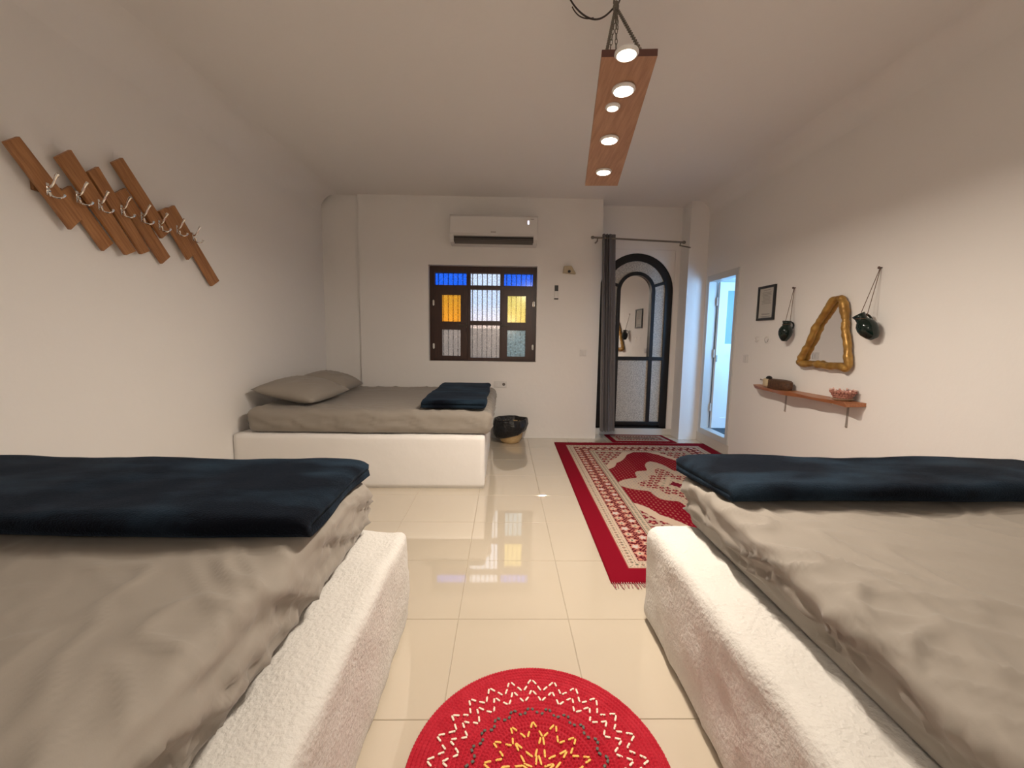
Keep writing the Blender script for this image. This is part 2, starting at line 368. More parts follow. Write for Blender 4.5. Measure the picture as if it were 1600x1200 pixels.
for x0, x1, pm, pl, gm, gl, hs in ((-.884, -.470, PY, 'amber yellow pane', PG, 'pale grey patterned pane', 1), (-.045, .350, PY2, 'pale yellow speckled pane', PG2, 'dark grey patterned pane', -1)):
    c = B(); y0, y1 = 5.305, 5.345; pz = (1.04, 1.37, 1.47, 1.80); px = ((x0+.096 if hs > 0 else x0+.080), x1-.085)
    wall_boxes(c, 1, y0, y1, x0, x1, 1.0, 1.88, [(px[0], px[1], pz[0], pz[1]), (px[0], px[1], pz[2], pz[3])])
    cs = wp('casement', c, DARKW)
    pane(px[0]-.01, px[1]+.01, pz[2]-.01, pz[3]+.01, pm, pl, cs, 5.328); pane(px[0]-.01, px[1]+.01, pz[0]-.01, pz[1]+.01, gm, gl, cs, 5.328)
    hx = x1-.005 if hs > 0 else x0+.005
    h = B(); tube(h, [(hx-hs*.10, 5.288, 1.425), (hx, 5.285, 1.425), (hx+hs*.012, 5.30, 1.425)], .005); tube(h, [(hx, 5.305, 1.40), (hx, 5.29, 1.45)], .006)
    wp('latch', h, STEEL, cs)
    ox = x0-.01 if hs > 0 else x1+.01
    for z in (1.16, 1.70):
        h = B(); tube(h, [(ox, 5.302, z-.035), (ox, 5.302, z+.035)], .009); bx(h, (ox-.012, 5.30, z-.028), (ox+.012, 5.307, z+.028)); wp('hinge', h, CHROME, cs, smooth=True)
k = 0; x = FX0+.09
while x < FX1-.03:
    wp('bar', tube(B(), [(x, 5.46, .97), (x, 5.46, 2.16)], .0065, 6), IRON, smooth=True); x += .0625
# yard outside
struct('floor_yard', bx(B(), (-9, 5.8, -.15), (9, 26, -.05)), mat('yard_sand', (.40, .33, .27), .9, bump=.4, scale=4))
struct('wall_yard', bx(B(), (-9, 12, -.1), (9, 12.25, 1.55), .03), mat('yard_wall', (.40, .33, .28), .9, bump=.6, scale=7, col2=(.27, .23, .20)))

# ------------------------------------------------------------------ bathroom beyond the side doorway
bb = B()
bx(bb, (XR+.12, 5.24, -.1), (4.3, 5.36, ZC)); bx(bb, (4.3, 3.4, -.1), (4.4, 5.36, ZC)); bx(bb, (XR+.12, 3.5, -.1), (4.3, 3.6, ZC)); bx(bb, (XR+.12, 3.4, 2.5), (4.4, 5.36, 2.6))
struct('wall_bathroom', bb, BATHW)
struct('floor_bathroom', bx(B(), (XR+.12, 3.5, .0), (4.3, 5.3, .085)), mat('blue_grey_tile', (.07, .10, .14), .35))
w2 = B(); bx(w2, (2.70, 3.6, 1.0), (3.60, 3.63, 2.1), .004); W2 = struct('window_2', w2, UPVC)
obj('pane', bx(B(), (2.75, 3.631, 1.05), (3.55, 3.636, 2.05)), mat('daylit_frosted_pane', (.6, .7, .8), .4, emit=(.45, .72, 1), es=2), W2)
D2 = bpy.data.objects.new('door_2', None); C.objects.link(D2); D2['kind'] = 'structure'; D2.location = (XR+.05, 4.83, .115)
fr = B(); ya, yb2, za, zb = 4.49, 5.18, .115, 2.06; w = .055
wall_boxes(fr, 0, XR-.012, XR+.09, ya+.001, yb2-.001, za+.001, zb-.001, [(ya+w, yb2-w, za+.07, zb-.075)])
pa('door_frame', fr, UPVC, D2)
lf = B(); lx0, lx1, ly0, ly1 = XR+.10, XR+.74, 5.075, 5.12; lz0, lz1 = .19, 1.98
wall_boxes(lf, 1, ly0, ly1, lx0, lx1, lz0, lz1, [(lx0+.10, lx1-.10, lz0+.13, 1.10), (lx0+.10, lx1-.10, 1.24, lz1-.10)])
LEAFM = mat('leaf_white', (.84, .86, .86), .35); leaf = pa('door_leaf', lf, LEAFM, D2)
pa('lower_panel', bx(B(), (lx0+.09, ly0+.015, lz0+.12), (lx1-.09, ly1-.01, 1.11), .004), LEAFM, leaf)
pa('pane', bx(B(), (lx0+.09, ly0+.015, 1.23), (lx1-.09, ly1-.01, lz1-.09), .002), BLUEP, leaf)
for z in (.45, 1.12, 1.75):
    pa('hinge', tube(B(), [(XR+.088, 5.10, z-.05), (XR+.088, 5.10, z+.05)], .011), UPVC, D2, smooth=True)
pa('strike_plate', bx(B(), (XR+.10, 5.068, 1.02), (XR+.115, 5.076, 1.10)), STEEL, leaf)

# ------------------------------------------------------------------ beds: masonry bases
def plast_disp(amp, s=6, fine=1.):
    def d(p, n): return n*(fbm(p, s, 3)*amp + fbm(p, 40, 2)*amp*.12*fine)
    return d
def base(x0, x1, y0, y1, z1, label, r=.045, amp=.010, step=.022):
    b = rbox(x0, x1, y0, y1, 0, z1, r, step, lambda p, n: Vector((0, 0, 0)) if p.z < .02 else n*(fbm(p, 5, 3)*amp+fbm(p, 45, 2)*.0016))
    for v in b.verts:
        if v.co.z < .01: v.co.z = 0
    o = obj('bed_base', b, PLAST if amp > .005 else WALL, smooth='all'); return tag(o, label, 'bed base')
base(XL+.004, -.412, YR+.01, 1.765, .425, 'low white plastered masonry base under the near left bed', .035, .010)
base(.648, XR-.004, YR+.01, 1.80, .442, 'low white plastered masonry base with rounded edges under the near right bed', .055, .012)
base(XL+.004, -.155, 3.405, YB-.05, .452, 'smooth white plastered masonry base under the far bed below the window', .018, .003, .04)

# ------------------------------------------------------------------ mattresses with grey sheets
def mattress(x0, x1, y0, y1, z0, z1, label, seed, wr=1., r=.055, undercut=None, step=.014, cd=(.8, .6), hem=None, near=True, press=None):
    sd = Vector((seed*3.1, seed*1.7, 0))
    def disp(p, n):
        side = 1-abs(n.z); q = p+sd
        top = max(n.z, 0)
        o = Vector((0, 0, 0))
        # long soft wrinkles on the side cloth, running down and along
        sx = q.x if abs(n.y) > abs(n.x) else q.y
        a1 = noise.noise(Vector((sx*5+q.z*6, q.z*4, seed)))
        f1 = max(0, 1-abs(noise.noise(Vector((sx*2.6+q.z*3, q.z*13+sx*2.2+a1*1.2, seed+4))))*3.4)**2
        f2 = max(0, 1-abs(noise.noise(Vector((sx*6-q.z*9+a1*2, q.z*8+sx*1.5, seed+2))))*3.6)**2
        o += n*(side*wr*(a1*.012+f1*.019+f2*.011-.007))
        edge = min(p.x-x0, x1-p.x, p.y-y0, y1-p.y); ed = math.exp(-max(edge, 0)/.28)
        a2 = noise.noise(Vector((q.x*2, q.y*1.5, seed+7)))
        u_ = (q.x*cd[0]+q.y*cd[1]); v_ = (-q.x*cd[1]+q.y*cd[0])
        g1 = max(0, 1-abs(noise.noise(Vector((u_*11+a2*1.2, v_*1.6, seed+9))))*4)**2
        g2 = max(0, 1-abs(noise.noise(Vector((u_*5-a2, v_*4.5+a2*2, seed+12))))*4)**2
        o += Vector((0, 0, 1))*(top*wr*(fbm(q, 2.0, 2)*.010 + g1*.010*(.15+ed) + g2*.017*(.12+ed*.9) - .003))
        if hem and n.y < -.3 and p.z < z0+.09:
            k = math.exp(-((p.x-hem)/.13)**2)*(1-(p.z-z0)/.09); o += Vector((0, -.022*k, 0))
        lift = noise.noise(Vector((sx*4, seed+20, 0)))*.5+.5
        if near and side > .3 and p.z < z0+.05: o.z += lift*.022*(1-(p.z-z0)/.05)*side
        if press and p.y > press[0] and p.z > z1-.03: o.z = min(o.z, press[1]-p.z)
        if undercut and n.z < .9 and p.z < z1-.05:
            k = (z1-.05-p.z)/(z1-z0); o += Vector((-n.x, -n.y, 0))*undercut*k
        if p.z < z0+.03 and not hem: o.z = max(o.z, 0)
        return o
    b = rbox(x0, x1, y0, y1, z0, z1, r, step, disp)
    o = obj('mattress', b, SHEET, smooth='all'); return tag(o, label, 'mattress')
mattress(XL+.012, -.565, YR+.03, 1.745, .440, .665, 'mattress in a creased grey fitted sheet on the near left masonry base', 1, 1.2, .06, .0, cd=(.75, .66), press=(1.12, .677))
mattress(.800, XR-.012, YR+.03, 1.815, .458, .655, 'mattress in a wrinkled grey-beige sheet on the near right masonry base', 2, 1.35, .05, .06, cd=(.66, .75), press=(1.44, .669))
mattress(-2.14, -.098, 3.43, YB-.06, .456, .655, 'mattress in a smooth grey sheet on the far masonry base below the window', 3, .75, .06, 0, .022, hem=-1.12, near=False)

# ------------------------------------------------------------------ folded blankets
def blanket(x0, x1, y0, y1, z, h, label, layers=3, seed=0, skew=0., n=90, front=True, sag=0.):
    """ribbon folded in layers: path in (y,z) swept along x"""
    t = h/layers; path = []; hw = t*.43
    yb_, yf = y1-t*.5, y0+t*.5
    m_ = 26
    for L in range(layers):
        zz = z+t*(L+.5); rng = [k/m_ for k in range(m_+1)]
        ys = [yf+(yb_-yf)*k for k in rng]
        if L % 2 == 0: ys = ys[::-1]         # bottom: back -> front
        path += [(y, zz) for y in ys]
        if L < layers-1:                     # turn
            yc = ys[-1]; s = -1 if L % 2 == 0 else 1
            for k in range(1, 6):
                a = -PI/2+PI*k/6; path.append((yc+s*math.cos(a)*t*.5, zz+t*.5+math.sin(a)*t*.5))
    # outline both sides
    N = len(path); nor = []
    for i in range(N):
        a = path[max(i-1, 0)]; c = path[min(i+1, N-1)]; d = Vector((c[0]-a[0], c[1]-a[1])); d.normalize(); nor.append(Vector((-d.y, d.x)))
    prof = [(p[0]+q.x*hw, p[1]+q.y*hw) for p, q in zip(path, nor)]
    prof2 = [(p[0]-q.x*hw, p[1]-q.y*hw) for p, q in zip(path, nor)]
    ring = prof + prof2[::-1]
    bm = bmesh.new(); cols = []
    for i in range(n+1):
        u = i/n; x = x0+(x1-x0)*u; en = min(u, 1-u)*(x1-x0)
        pin = 1-.30*math.exp(-en/.025)
        col = []
        for (y, zz) in ring:
            rel = (zz-z)/h
            dz = noise.noise(Vector((x*2.2+seed, y*2.8, seed)))*.016*rel + noise.noise(Vector((x*7+seed, y*8, seed+3)))*.005*rel
            dy = noise.noise(Vector((x*1.8, seed, rel*1.3)))*.022 + noise.noise(Vector((x*6, seed, 7)))*.006
            dx = noise.noise(Vector((y*3, seed+5, rel)))*.02*(2*u-1)
            zc = z+h*.5; z2 = z+(zz-z)*pin if False else zc+(zz-zc)*pin - (h*.5*(1-pin))
            col.append(bm.verts.new((x+dx+skew*(y-y0), y+dy*(1 if y < (y0+y1)/2 else .6), z2+dz - sag*math.exp(-en/.06))))
        cols.append(col)
    R = len(ring)
    for i in range(n):
        for k in range(R): bm.faces.new((cols[i][k], cols[i][(k+1) % R], cols[i+1][(k+1) % R], cols[i+1][k]))
    NP = N
    for i in (0, n):
        for k in range(NP-1):
            q = [cols[i][k], cols[i][k+1], cols[i][R-2-k], cols[i][R-1-k]]
            try: bm.faces.new(q)
            except ValueError: pass
    bmesh.ops.recalc_face_normals(bm, faces=bm.faces)
    o = obj('blanket', bm, NAVY, smooth='all'); return tag(o, label, 'blanket')
blanket(XL+.015, -.555, 1.155, 1.735, .680, .074, 'folded navy plush blanket lying across the near left bed', 2, 1, -.02)
blanket(.845, XR-.015, 1.475, 1.87, .672, .075, 'folded navy plush blanket lying across the near right bed', 2, 4, -.10)
# the far blanket is folded lengthwise along y
bo = blanket(3.47, 5.0, .17, .72, .672, .070, 'folded navy plush blanket on the far bed beside the black-bagged basket', 2, 8, 0, 70)
bo.data.transform(Matrix(((0, -1, 0, 0), (1, 0, 0, 0), (0, 0, 1, 0), (0, 0, 0, 1))))

# ------------------------------------------------------------------ pillows
def pillow(loc, sx, sy, h, rot, label, seed):
    bm = bmesh.new(); n = 28; V = {}
    for s in (1, -1):
        for i in range(n+1):
            for j in range(n+1):
                u = -1+2*i/n; v = -1+2*j/n
                if s < 0 and (i in (0, n) or j in (0, n)): V[s, i, j] = V[1, i, j]; continue
                e_ = (1-abs(u)**2.6)*(1-abs(v)**2.6); th = h*.5*max(e_, 0)**.48
                px = u*(1-.07*(1-v*v))*sx/2; py = v*(1-.06*(1-u*u))*sy/2
                w = noise.noise(Vector((u*2.2+seed, v*2.2, s)))*.014*e_ + (1-abs(noise.noise(Vector((u*3+seed, v*2, 5)))))**8*.010*e_
                V[s, i, j] = bm.verts.new((px, py, s*th*(1 if s > 0 else .8)+w))
    for s in (1, -1):
        for i in range(n):
            for j in range(n):
                q = [V[s, i, j], V[s, i+1, j], V[s, i+1, j+1], V[s, i, j+1]]
                bm.faces.new(q if s > 0 else q[::-1])
    o = obj('pillow', bm, SHEET, smooth='all'); o.location = loc; o.rotation_euler = rot
    return tag(o, label, 'pillow', 'grey pillows on the far bed')
pillow((-1.86, 3.88, .765), .56, .68, .20, (.04, .17, -.10), 'grey pillow nearer the camera on the far bed', 1)
pillow((-1.89, 4.60, .77), .50, .66, .20, (-.03, .20, .06), 'grey pillow behind the front one in the back corner of the far bed', 5)

# ------------------------------------------------------------------ carpets
def rosette(u, v, s, k=5, ph=0.):
    a = np.floor(u/s); b = np.floor(v/s); off = (b % 2)*.5; uu = u/s+off; a = np.floor(uu)
    x = uu-a-.5; y = v/s-b-.5; r = np.hypot(x, y); t = np.arctan2(y, x)+a*1.7+b*2.3+ph
    return r, t, (a*7+b*13) % 3
def carpet_cols(Wd, L, nx, ny, small=False):
    x = (np.arange(nx)+.5)/nx*Wd; y = (np.arange(ny)+.5)/ny*L
    U, V = np.meshgrid(x, y, indexing='ij'); d = np.minimum(np.minimum(U, Wd-U), np.minimum(V, L-V))
    red = np.array((.20, .0035, .014)); dred = np.array((.075, .003, .010)); cream = np.array((.52, .40, .31)); pink = np.array((.50, .20, .15)); green = np.array((.13, .13, .10)); grey = np.array((.42, .38, .36))
    c = np.zeros((nx, ny, 3)); c[:] = red
    k = .45 if small else 1.
    s = .085*k if small else .098
    def put(m, col): c[m] = col
    A1, A2, A3, A4 = (.125*k, .20*k, .365*k, .43*k)
    g1 = (d > A1) & (d < A2); put(g1, cream)
    along = np.where((np.minimum(U, Wd-U) < np.minimum(V, L-V)), V, U)
    gm = (A1+A2)/2; ph = (along/.034) % 1; put(g1 & (np.abs(ph-.5)*.034+np.abs(d-gm) < .012*k), green); put(g1 & (np.abs(ph-.5)*.034+np.abs(d-gm) < .005*k), pink); put(g1 & (np.abs(np.abs(d-gm)-.022*k) < .003) & (np.sin(along*2*PI/.02) > 0), green*1.6)
    put(g1 & (np.abs(d-A1) < .006), pink*.7)
    bd = (d >= A2) & (d < A3); put(bd, dred*1.2)
    r, t, h = rosette(along, d-A2, (A3-A2)/2)
    put(bd & (r < .44*(.65+.35*np.abs(np.cos(2.5*t)))), pink); put(bd & (r < .30*(.5+.5*np.abs(np.cos(2.5*t)))), cream); put(bd & (r < .10), green)
    put(bd & (r > .46) & (np.sin(U*260)*np.sin(V*230) > .35), pink*.8); put(bd & (h == 1) & (r < .30*(.5+.5*np.abs(np.cos(2.5*t)))), grey*1.2)
    put(bd & ((d-A2 < .006) | (A3-d < .006)), cream*.8)
    g2 = (d >= A3) & (d < A4); put(g2, cream*.92)
    ph = (along/.028) % 1; put(g2 & (np.abs(ph-.5)*.028+np.abs(d-(A3+A4)/2)*.8 < .011*k), green*1.5); put(g2 & ((d-A3 < .006) | (A4-d < .006)), green*1.2)
    fd = d >= A4; cx = np.abs(U-Wd/2)/(Wd/2-A4); cy = np.abs(V-L/2)/(L/2-A4)
    put(fd, red*.92)
    if small:
        r, t, h = rosette(U, V, .11); put(fd, dred*1.5); put(fd & (r < .42*(.55+.45*np.abs(np.cos(2*t)))), cream*.7); put(fd & (r < .18), pink*.5)
        return c
    # small dash lattice in the field
    put(fd & (np.sin(U*2*PI/.030) > .45) & (np.sin(V*2*PI/.052+np.floor(U/.030)*2.1) > -.1), red*.5+pink*.38)
    ang = np.arctan2(cy*2.1, cx)
    sc = .055*np.abs(np.sin(ang*9))
    S_ = cx**1.15*.95 + cy**1.6 + sc - .05*np.sin(ang*4)
    b1 = fd & (S_ > 1.16); put(b1, cream*1.0)
    b2 = fd & (S_ > 1.36); put(b2, cream*.8)
    r, t, h = rosette(U, V, .085); put(b2 & (r < .45*(.55+.45*np.abs(np.cos(2.5*t)))), dred*2.0); put(b2 & (r < .16), pink)
    # medallion
    mx = (U-Wd/2)/.50; my = (V-L/2)/.66; mr = (np.abs(mx)**1.25+np.abs(my)**1.25)**(1/1.25); ma = np.arctan2(my, mx)
    ed = .74+.16*np.abs(np.cos(ma*4))**1.5 + .14*np.exp(-((np.abs(np.cos(ma))-1)**2)/.004) + .16*np.exp(-((np.abs(np.sin(ma))-1)**2)/.004)
    m1 = fd & (mr < ed); put(m1, cream*.86)
    put(m1 & (mr > ed*.70) & (np.sin(U*2*PI/.026) > .5) & (np.sin(V*2*PI/.05+np.floor(U/.026)*2) > .1), grey*.7)
    m2 = fd & (mr < ed*.66); put(m2, cream*.9)
    r, t, h = rosette(U, V, .062); put(m2 & (r < .47*(.6+.4*np.abs(np.cos(2.5*t)))), dred*2.2); put(m2 & (r < .15), pink)
    m3 = fd & (mr < ed*.34); put(m3, cream*.95); put(m3 & (mr < ed*.12), dred*2)
    put(m3 & (r < .22) & (mr > ed*.14), green*2)
    return c
CARP = attr_mat('carpet_pile', .95, .5, 500, .08)
def carpet(name, quad, Wd, L, nx, ny, th, label, small=False, parentfringe=True):
    """quad: 4 floor corners (near-left, near-right, far-right, far-left)"""
    q = [np.array(p, float) for p in quad]
    u = np.linspace(0, 1, nx+1)[:, None, None]; v = np.linspace(0, 1, ny+1)[None, :, None]
    P0 = (1-u)*(1-v)*q[0] + u*(1-v)*q[1] + u*v*q[2] + (1-u)*v*q[3]
    org = q[0]
    xy = P0-org; z = np.full((nx+1, ny+1, 1), th)
    z += .0012*np.sin(xy[..., :1]*5+xy[..., 1:]*3.3)+.0008*np.sin(xy[..., 1:]*9-xy[..., :1]*4)
    z[[0, -1], :, :] = .001; z[:, [0, -1], :] = .001
    co = np.concatenate([xy, z], 2).reshape(-1, 3).astype(np.float32)
    i = np.arange(nx)[:, None]*(ny+1); j = np.arange(ny)[None, :]; a = i+j
    faces = np.stack([a, a+ny+1, a+ny+2, a+1], 2).reshape(-1, 4).astype(np.int32)
    me = bpy.data.meshes.new(name); me.vertices.add(len(co)); me.vertices.foreach_set('co', co.ravel())
    me.loops.add(faces.size); me.loops.foreach_set('vertex_index', faces.ravel()); me.polygons.add(len(faces)); me.polygons.foreach_set('loop_start', np.arange(len(faces), dtype=np.int32)*4)
    try: me.polygons.foreach_set('loop_total', np.full(len(faces), 4, dtype=np.int32))
    except Exception: pass
    me.update(calc_edges=True); me.validate()
    col = carpet_cols(Wd, L, nx, ny, small).reshape(-1, 3)
    at = me.color_attributes.new('Col', 'FLOAT_COLOR', 'CORNER')
    c4 = np.ones((len(faces), 4, 4), np.float32); c4[:, :, :3] = col[:, None, :]
    at.data.foreach_set('color', c4.ravel()); me.polygons.foreach_set('use_smooth', np.ones(len(faces), bool))
    root = thing(name, label, 'carpet', (*org, .0015))
    link('pile', me, CARP, root)
    if parentfringe:
        fm = mat('fringe', (.50, .42, .38), .9, col2=(.30, .02, .04), var=70, bump=.01, scale=70)
        for vv, s in ((0, -1), (1, 1)):
            b = B(); N = 150
            for k in range(N):
                uu = (k+.5)/N; p = ((1-uu)*(q[0] if vv == 0 else q[3])+uu*(q[1] if vv == 0 else q[2]))-org
                l = random.uniform(.035, .055); dx = random.uniform(-.012, .012)
                tube(b, [(p[0], p[1]-s*.004, .006), (p[0]+dx*.4, p[1]+s*l*.5, .004), (p[0]+dx, p[1]+s*l, .0025)], .0022, 4, caps=False)
            o = obj('fringe', b, fm, root); o['kind'] = 'stuff'
    return root
carpet('oriental_carpet', [(.572, 2.035), (2.42, 2.035), (2.475, 4.985), (.625, 4.985)], 1.87, 2.97, 310, 495, .011, 'large crimson oriental carpet with cream medallion on the tiled floor')
carpet('door_mat', [(1.36, 5.03), (2.17, 5.04), (2.12, 5.44), (1.345, 5.44)], .80, .42, 130, 70, .009, 'small dark red patterned mat in front of the arched black door', True, False)

# ------------------------------------------------------------------ round woven rug
rr_ = thing('round_rug', 'round red woven palm rug with zigzag stitches on the near floor', 'rug', (.115, 1.068, 0))
RR, NR, NA = .392, 30, 720
rowh = RR/NR; vr = []; nrad = NR*5
rad = np.linspace(.004, RR, nrad+1)
co = []; 
for r in rad:
    ph = (r/rowh) % 1; row = math.floor(r/rowh)
    ridge = abs(math.sin(PI*ph))**.6
    na = NA
    a = np.arange(na)*2*PI/na
    cnt = max(8, int(2*PI*max(r, .02)/.011))
    hb = np.sin(a*cnt + (ph-.5)*5.5*(1 if row % 2 else -1))
    z = .012 + .0075*ridge + .0032*hb*ridge
    if r > RR-.002: z = z*0+.006
    co.append(np.stack([r*np.cos(a), r*np.sin(a), z], 1))
co.append(np.stack([RR*np.cos(a), RR*np.sin(a), a*0+.0005], 1))
co = np.concatenate(co).astype(np.float32); NRg = nrad+2
i = np.arange(NRg-1)[:, None]*NA; j = np.arange(NA)[None, :]; j2 = (j+1) % NA
fc = np.stack([i+j, i+NA+j, i+NA+j2, i+j2], 2).reshape(-1, 4)
me = bpy.data.meshes.new('woven_disc'); me.from_pydata(co.tolist(), [], fc.tolist()); me.polygons.foreach_set('use_smooth', [True]*len(me.polygons))
link('woven_disc', me, REDR, rr_)
st = B(); bx(st, (-.5, -.5, -.5), (.5, .5, .5), .18, 1); sme = bpy.data.meshes.new('stitch'); st.to_mesh(sme); st.free()
cache = {}
def stitch(p, q, m, frac=.62, w=.0062):
    if m.name not in cache: me_ = sme.copy(); me_.materials.append(m); cache[m.name] = me_
    jt = lambda: Vector((random.uniform(-.0022, .0022), random.uniform(-.0022, .0022)))
    p = Vector(p)+jt(); q = Vector(q)+jt(); c_ = (p+q)/2; d = q-p
    o = bpy.data.objects.new('stitch', cache[m.name]); C.objects.link(o); o.parent = rr_
    o.location = (c_.x, c_.y, .0195); o.scale = (d.length*frac, w, .004); o.rotation_euler = (0, 0, math.atan2(d.y, d.x))
def zig(n, r_in, r_out, m, ph=0., dash=2, half=True, amin=-25, amax=205, frac=.62, w=.0062):
    for k in range(n):
        a0 = 2*PI*(k+ph)/n; a1 = 2*PI*(k+.5+ph)/n; a2 = 2*PI*(k+1+ph)/n
        dg = math.degrees(a1) % 360
        if dg > 180+25 and dg < 360-25: continue
        for (A, ra), (Bb, rb) in (((a0, r_in), (a1, r_out)), ((a1, r_out), (a2, r_in))):
            p = Vector((ra*math.cos(A), ra*math.sin(A))); q = Vector((rb*math.cos(Bb), rb*math.sin(Bb)))
            for t in range(dash): stitch(p.lerp(q, t/dash), p.lerp(q, (t+1)/dash), m, frac, w)
zig(26, .283, .335, STW); zig(26, .240, .290, STW, 0.)
zig(22, .190, .220, STG, .2, 2, frac=.5, w=.008)
zig(14, .110, .168, STY, .1, 2); zig(8, .045, .120, STY, .3, 2); zig(6, .02, .06, STY, .0, 1)

# ------------------------------------------------------------------ air conditioner
ac = thing('air_conditioner', 'white split air conditioner mounted on the wall above the window', 'air conditioner', (-.142, YB, 2.39))
def acp(name, bm, m, smooth=False, par=None): return pa(name, bm, m, par or ac, smooth)
ax0, ax1 = -.655, .372
body = B()
prof = [(YB-.002, 2.375), (YB-.13, 2.378), (YB-.13, 2.44), (YB-.205, 2.462), (YB-.222, 2.50), (YB-.225, 2.66), (YB-.205, 2.692), (YB-.16, 2.705), (YB-.002, 2.705)]
prism(body, prof, ax1-ax0, 0, ax0)
for a, b2 in ((ax0, ax0+.045), (ax1-.045, ax1)):
    prism(body, [(YB-.12, 2.377), (YB-.175, 2.388), (YB-.205, 2.42), (YB-.212, 2.47), (YB-.12, 2.46)], b2-a, 0, a)
acp('casing', body, WHITEP, 35)
acp('outlet', bx(B(), (ax0+.045, YB-.185, 2.40), (ax1-.045, YB-.128, 2.455)), mat('outlet_dark', (.035, .03, .027), .6))
lv = B(); bx(lv, (ax0+.05, -.045, -.004), (ax1-.05, .045, .004), .003, M=Matrix.Translation((0, YB-.165, 2.398)) @ Matrix.Rotation(-.35, 4, 'X')); acp('louvre', lv, GREYP)
lv = B(); bx(lv, (ax0+.05, -.03, -.003), (ax1-.05, .03, .003), .002, M=Matrix.Translation((0, YB-.190, 2.428)) @ Matrix.Rotation(.3, 4, 'X')); acp('louvre', lv, GREYP)
for fx in (-.30, .05): acp('vane', bx(B(), (fx, YB-.20, 2.41), (fx+.035, YB-.186, 2.435), .004), BLACKP)
acp('front_panel', bx(B(), (ax0+.004, YB-.229, 2.48), (ax1-.004, YB-.222, 2.672), .003), WHITEP)
acp('badge', bx(B(), (-.175, YB-.2305, 2.492), (-.115, YB-.2295, 2.503)), mat('badge_grey', (.30, .27, .25), .5))
acp('sticker', bx(B(), (ax1-.085, YB-.2305, 2.645), (ax1-.045, YB-.2295, 2.652)), mat('sticker_grey', (.25, .2, .18), .5))
acp('display', bx(B(), (ax1-.118, YB-.2305, 2.590), (ax1-.100, YB-.2295, 2.632)), LED)

# ------------------------------------------------------------------ small wall fittings
s_ = thing('wall_lamp_holder', 'small beige lamp bracket on the back wall between air conditioner and curtain', 'wall fitting', (.777, YB, 2.11))
b_ = B(); prism(b_, [(-.060, .045), (.030, .048), (.085, -.045), (-.07, -.035)], .07, 1, -.07, .006); obj('bracket', b_, CREAMP, s_)
b_ = B(); lathe(b_, [(.006, -.0), (.017, .0), (.017, .02), (.006, .02)], 16, Matrix.Translation((.0, -.07, -.022)) @ Matrix.Rotation(PI/2, 4, 'X')); obj('socket', b_, BLACKP, s_, smooth=True)
r_ = thing('remote_control', 'white remote control with black top in a holder below the beige bracket', 'remote', (.634, YB, 1.845))
obj('casing', bx(B(), (-.024, -.022, -.082), (.024, -.002, .085), .006), WHITEP, r_); obj('screen', bx(B(), (-.022, -.024, .012), (.022, -.021, .082), .003), BLACKP, r_); obj('holder_lip', bx(B(), (-.026, -.028, -.088), (.026, -.002, -.074), .003), BLACKP, r_)
def plate(loc, w, label, name='light_switch', cat='switch', axis=1, gangs=1, kind='sw'):
    t = thing(name, label, cat, loc)
    b = B(); bx(b, (-w/2, -.010, -.042), (w/2, -.0005, .042), .004); obj('plate', b, WHITEP, t)
    for g in range(gangs):
        cx = -w/2+w*(g+.5)/gangs
        if kind == 'sock' and g == gangs-1:
            b = B(); lathe(b, [(.004, 0), (.019, 0), (.019, .004), (.004, .004)], 18, Matrix.Translation((cx, -.009, 0)) @ Matrix.Rotation(PI/2, 4, 'X')); obj('socket', b, GREYP, t, smooth=True)
        else: obj('rocker', bx(B(), (cx-.018, -.0145, -.028), (cx+.018, -.009, .028), .002), WHITEP, t)
    if axis == 0: t.rotation_euler = (0, 0, -PI/2)
    return t
plate((-.044, YB, .69), .165, 'white double switch and socket plate beside the far bed under the window', 'socket_plate', 'socket', 1, 2, 'sock')
plate((.993, YB, 1.104), .085, 'white switch plate on the back wall left of the curtain')
plate((XR, 4.26, 1.095), .085, 'white switch plate on the right wall beside the lit doorway', axis=0)

# ------------------------------------------------------------------ curtain and rod
cu = thing('curtain', 'dark grey curtain gathered at the left of the arched door', 'curtain', (1.24, 5.12, 0))
b_ = B(); nx, nz = 96, 36; front = []
for k in range(nz+1):
    z = .125+(2.525-.125)*k/nz; row = []; tz = k/nz
    xa, xb = 1.262-.098*tz+.0, 1.408-.085*tz
    xa, xb = 1.215-.060*tz, 1.402-.080*tz
    for i_ in range(nx+1):
        u = i_/nx; row.append((xa+(xb-xa)*u+.008*math.sin(u*2*PI*6.5+1.3), 5.12+(.022+.020*math.sin(u*5.1+.6))*math.sin(u*2*PI*5.2+.9*math.sin(u*7+.3*z))+.006*math.sin(u*31+z*1.5)+.008*math.sin(u*9+z*2.5), z))
    front.append(row)
for off in (0, .004):
    pass
V = [[b_.verts.new(p) for p in row] for row in front]; V2 = [[b_.verts.new((p[0], p[1]+.005, p[2])) for p in row] for row in front]
for k in range(nz):
    for i_ in range(nx):
        b_.faces.new((V[k][i_], V[k][i_+1], V[k+1][i_+1], V[k+1][i_])); b_.faces.new((V2[k][i_], V2[k+1][i_], V2[k+1][i_+1], V2[k][i_+1]))
for k in range(nz):
    for s in (0, nx): b_.faces.new((V[k][s], V[k+1][s], V2[k+1][s], V2[k][s]))
for k in (0, nz):
    for i_ in range(nx): b_.faces.new((V[k][i_], V[k][i_+1], V2[k][i_+1], V2[k][i_]))
pa('cloth', b_, CURT, cu, 'all')
rd = thing('curtain_rod', 'thin brushed metal curtain rod above the arched door', 'curtain rod', (1.6, YB, 2.465))
pa('rod', tube(B(), [(1.045, 5.12, 2.484), (2.14, 5.12, 2.447)], .011, 12), STEEL, rd, True)
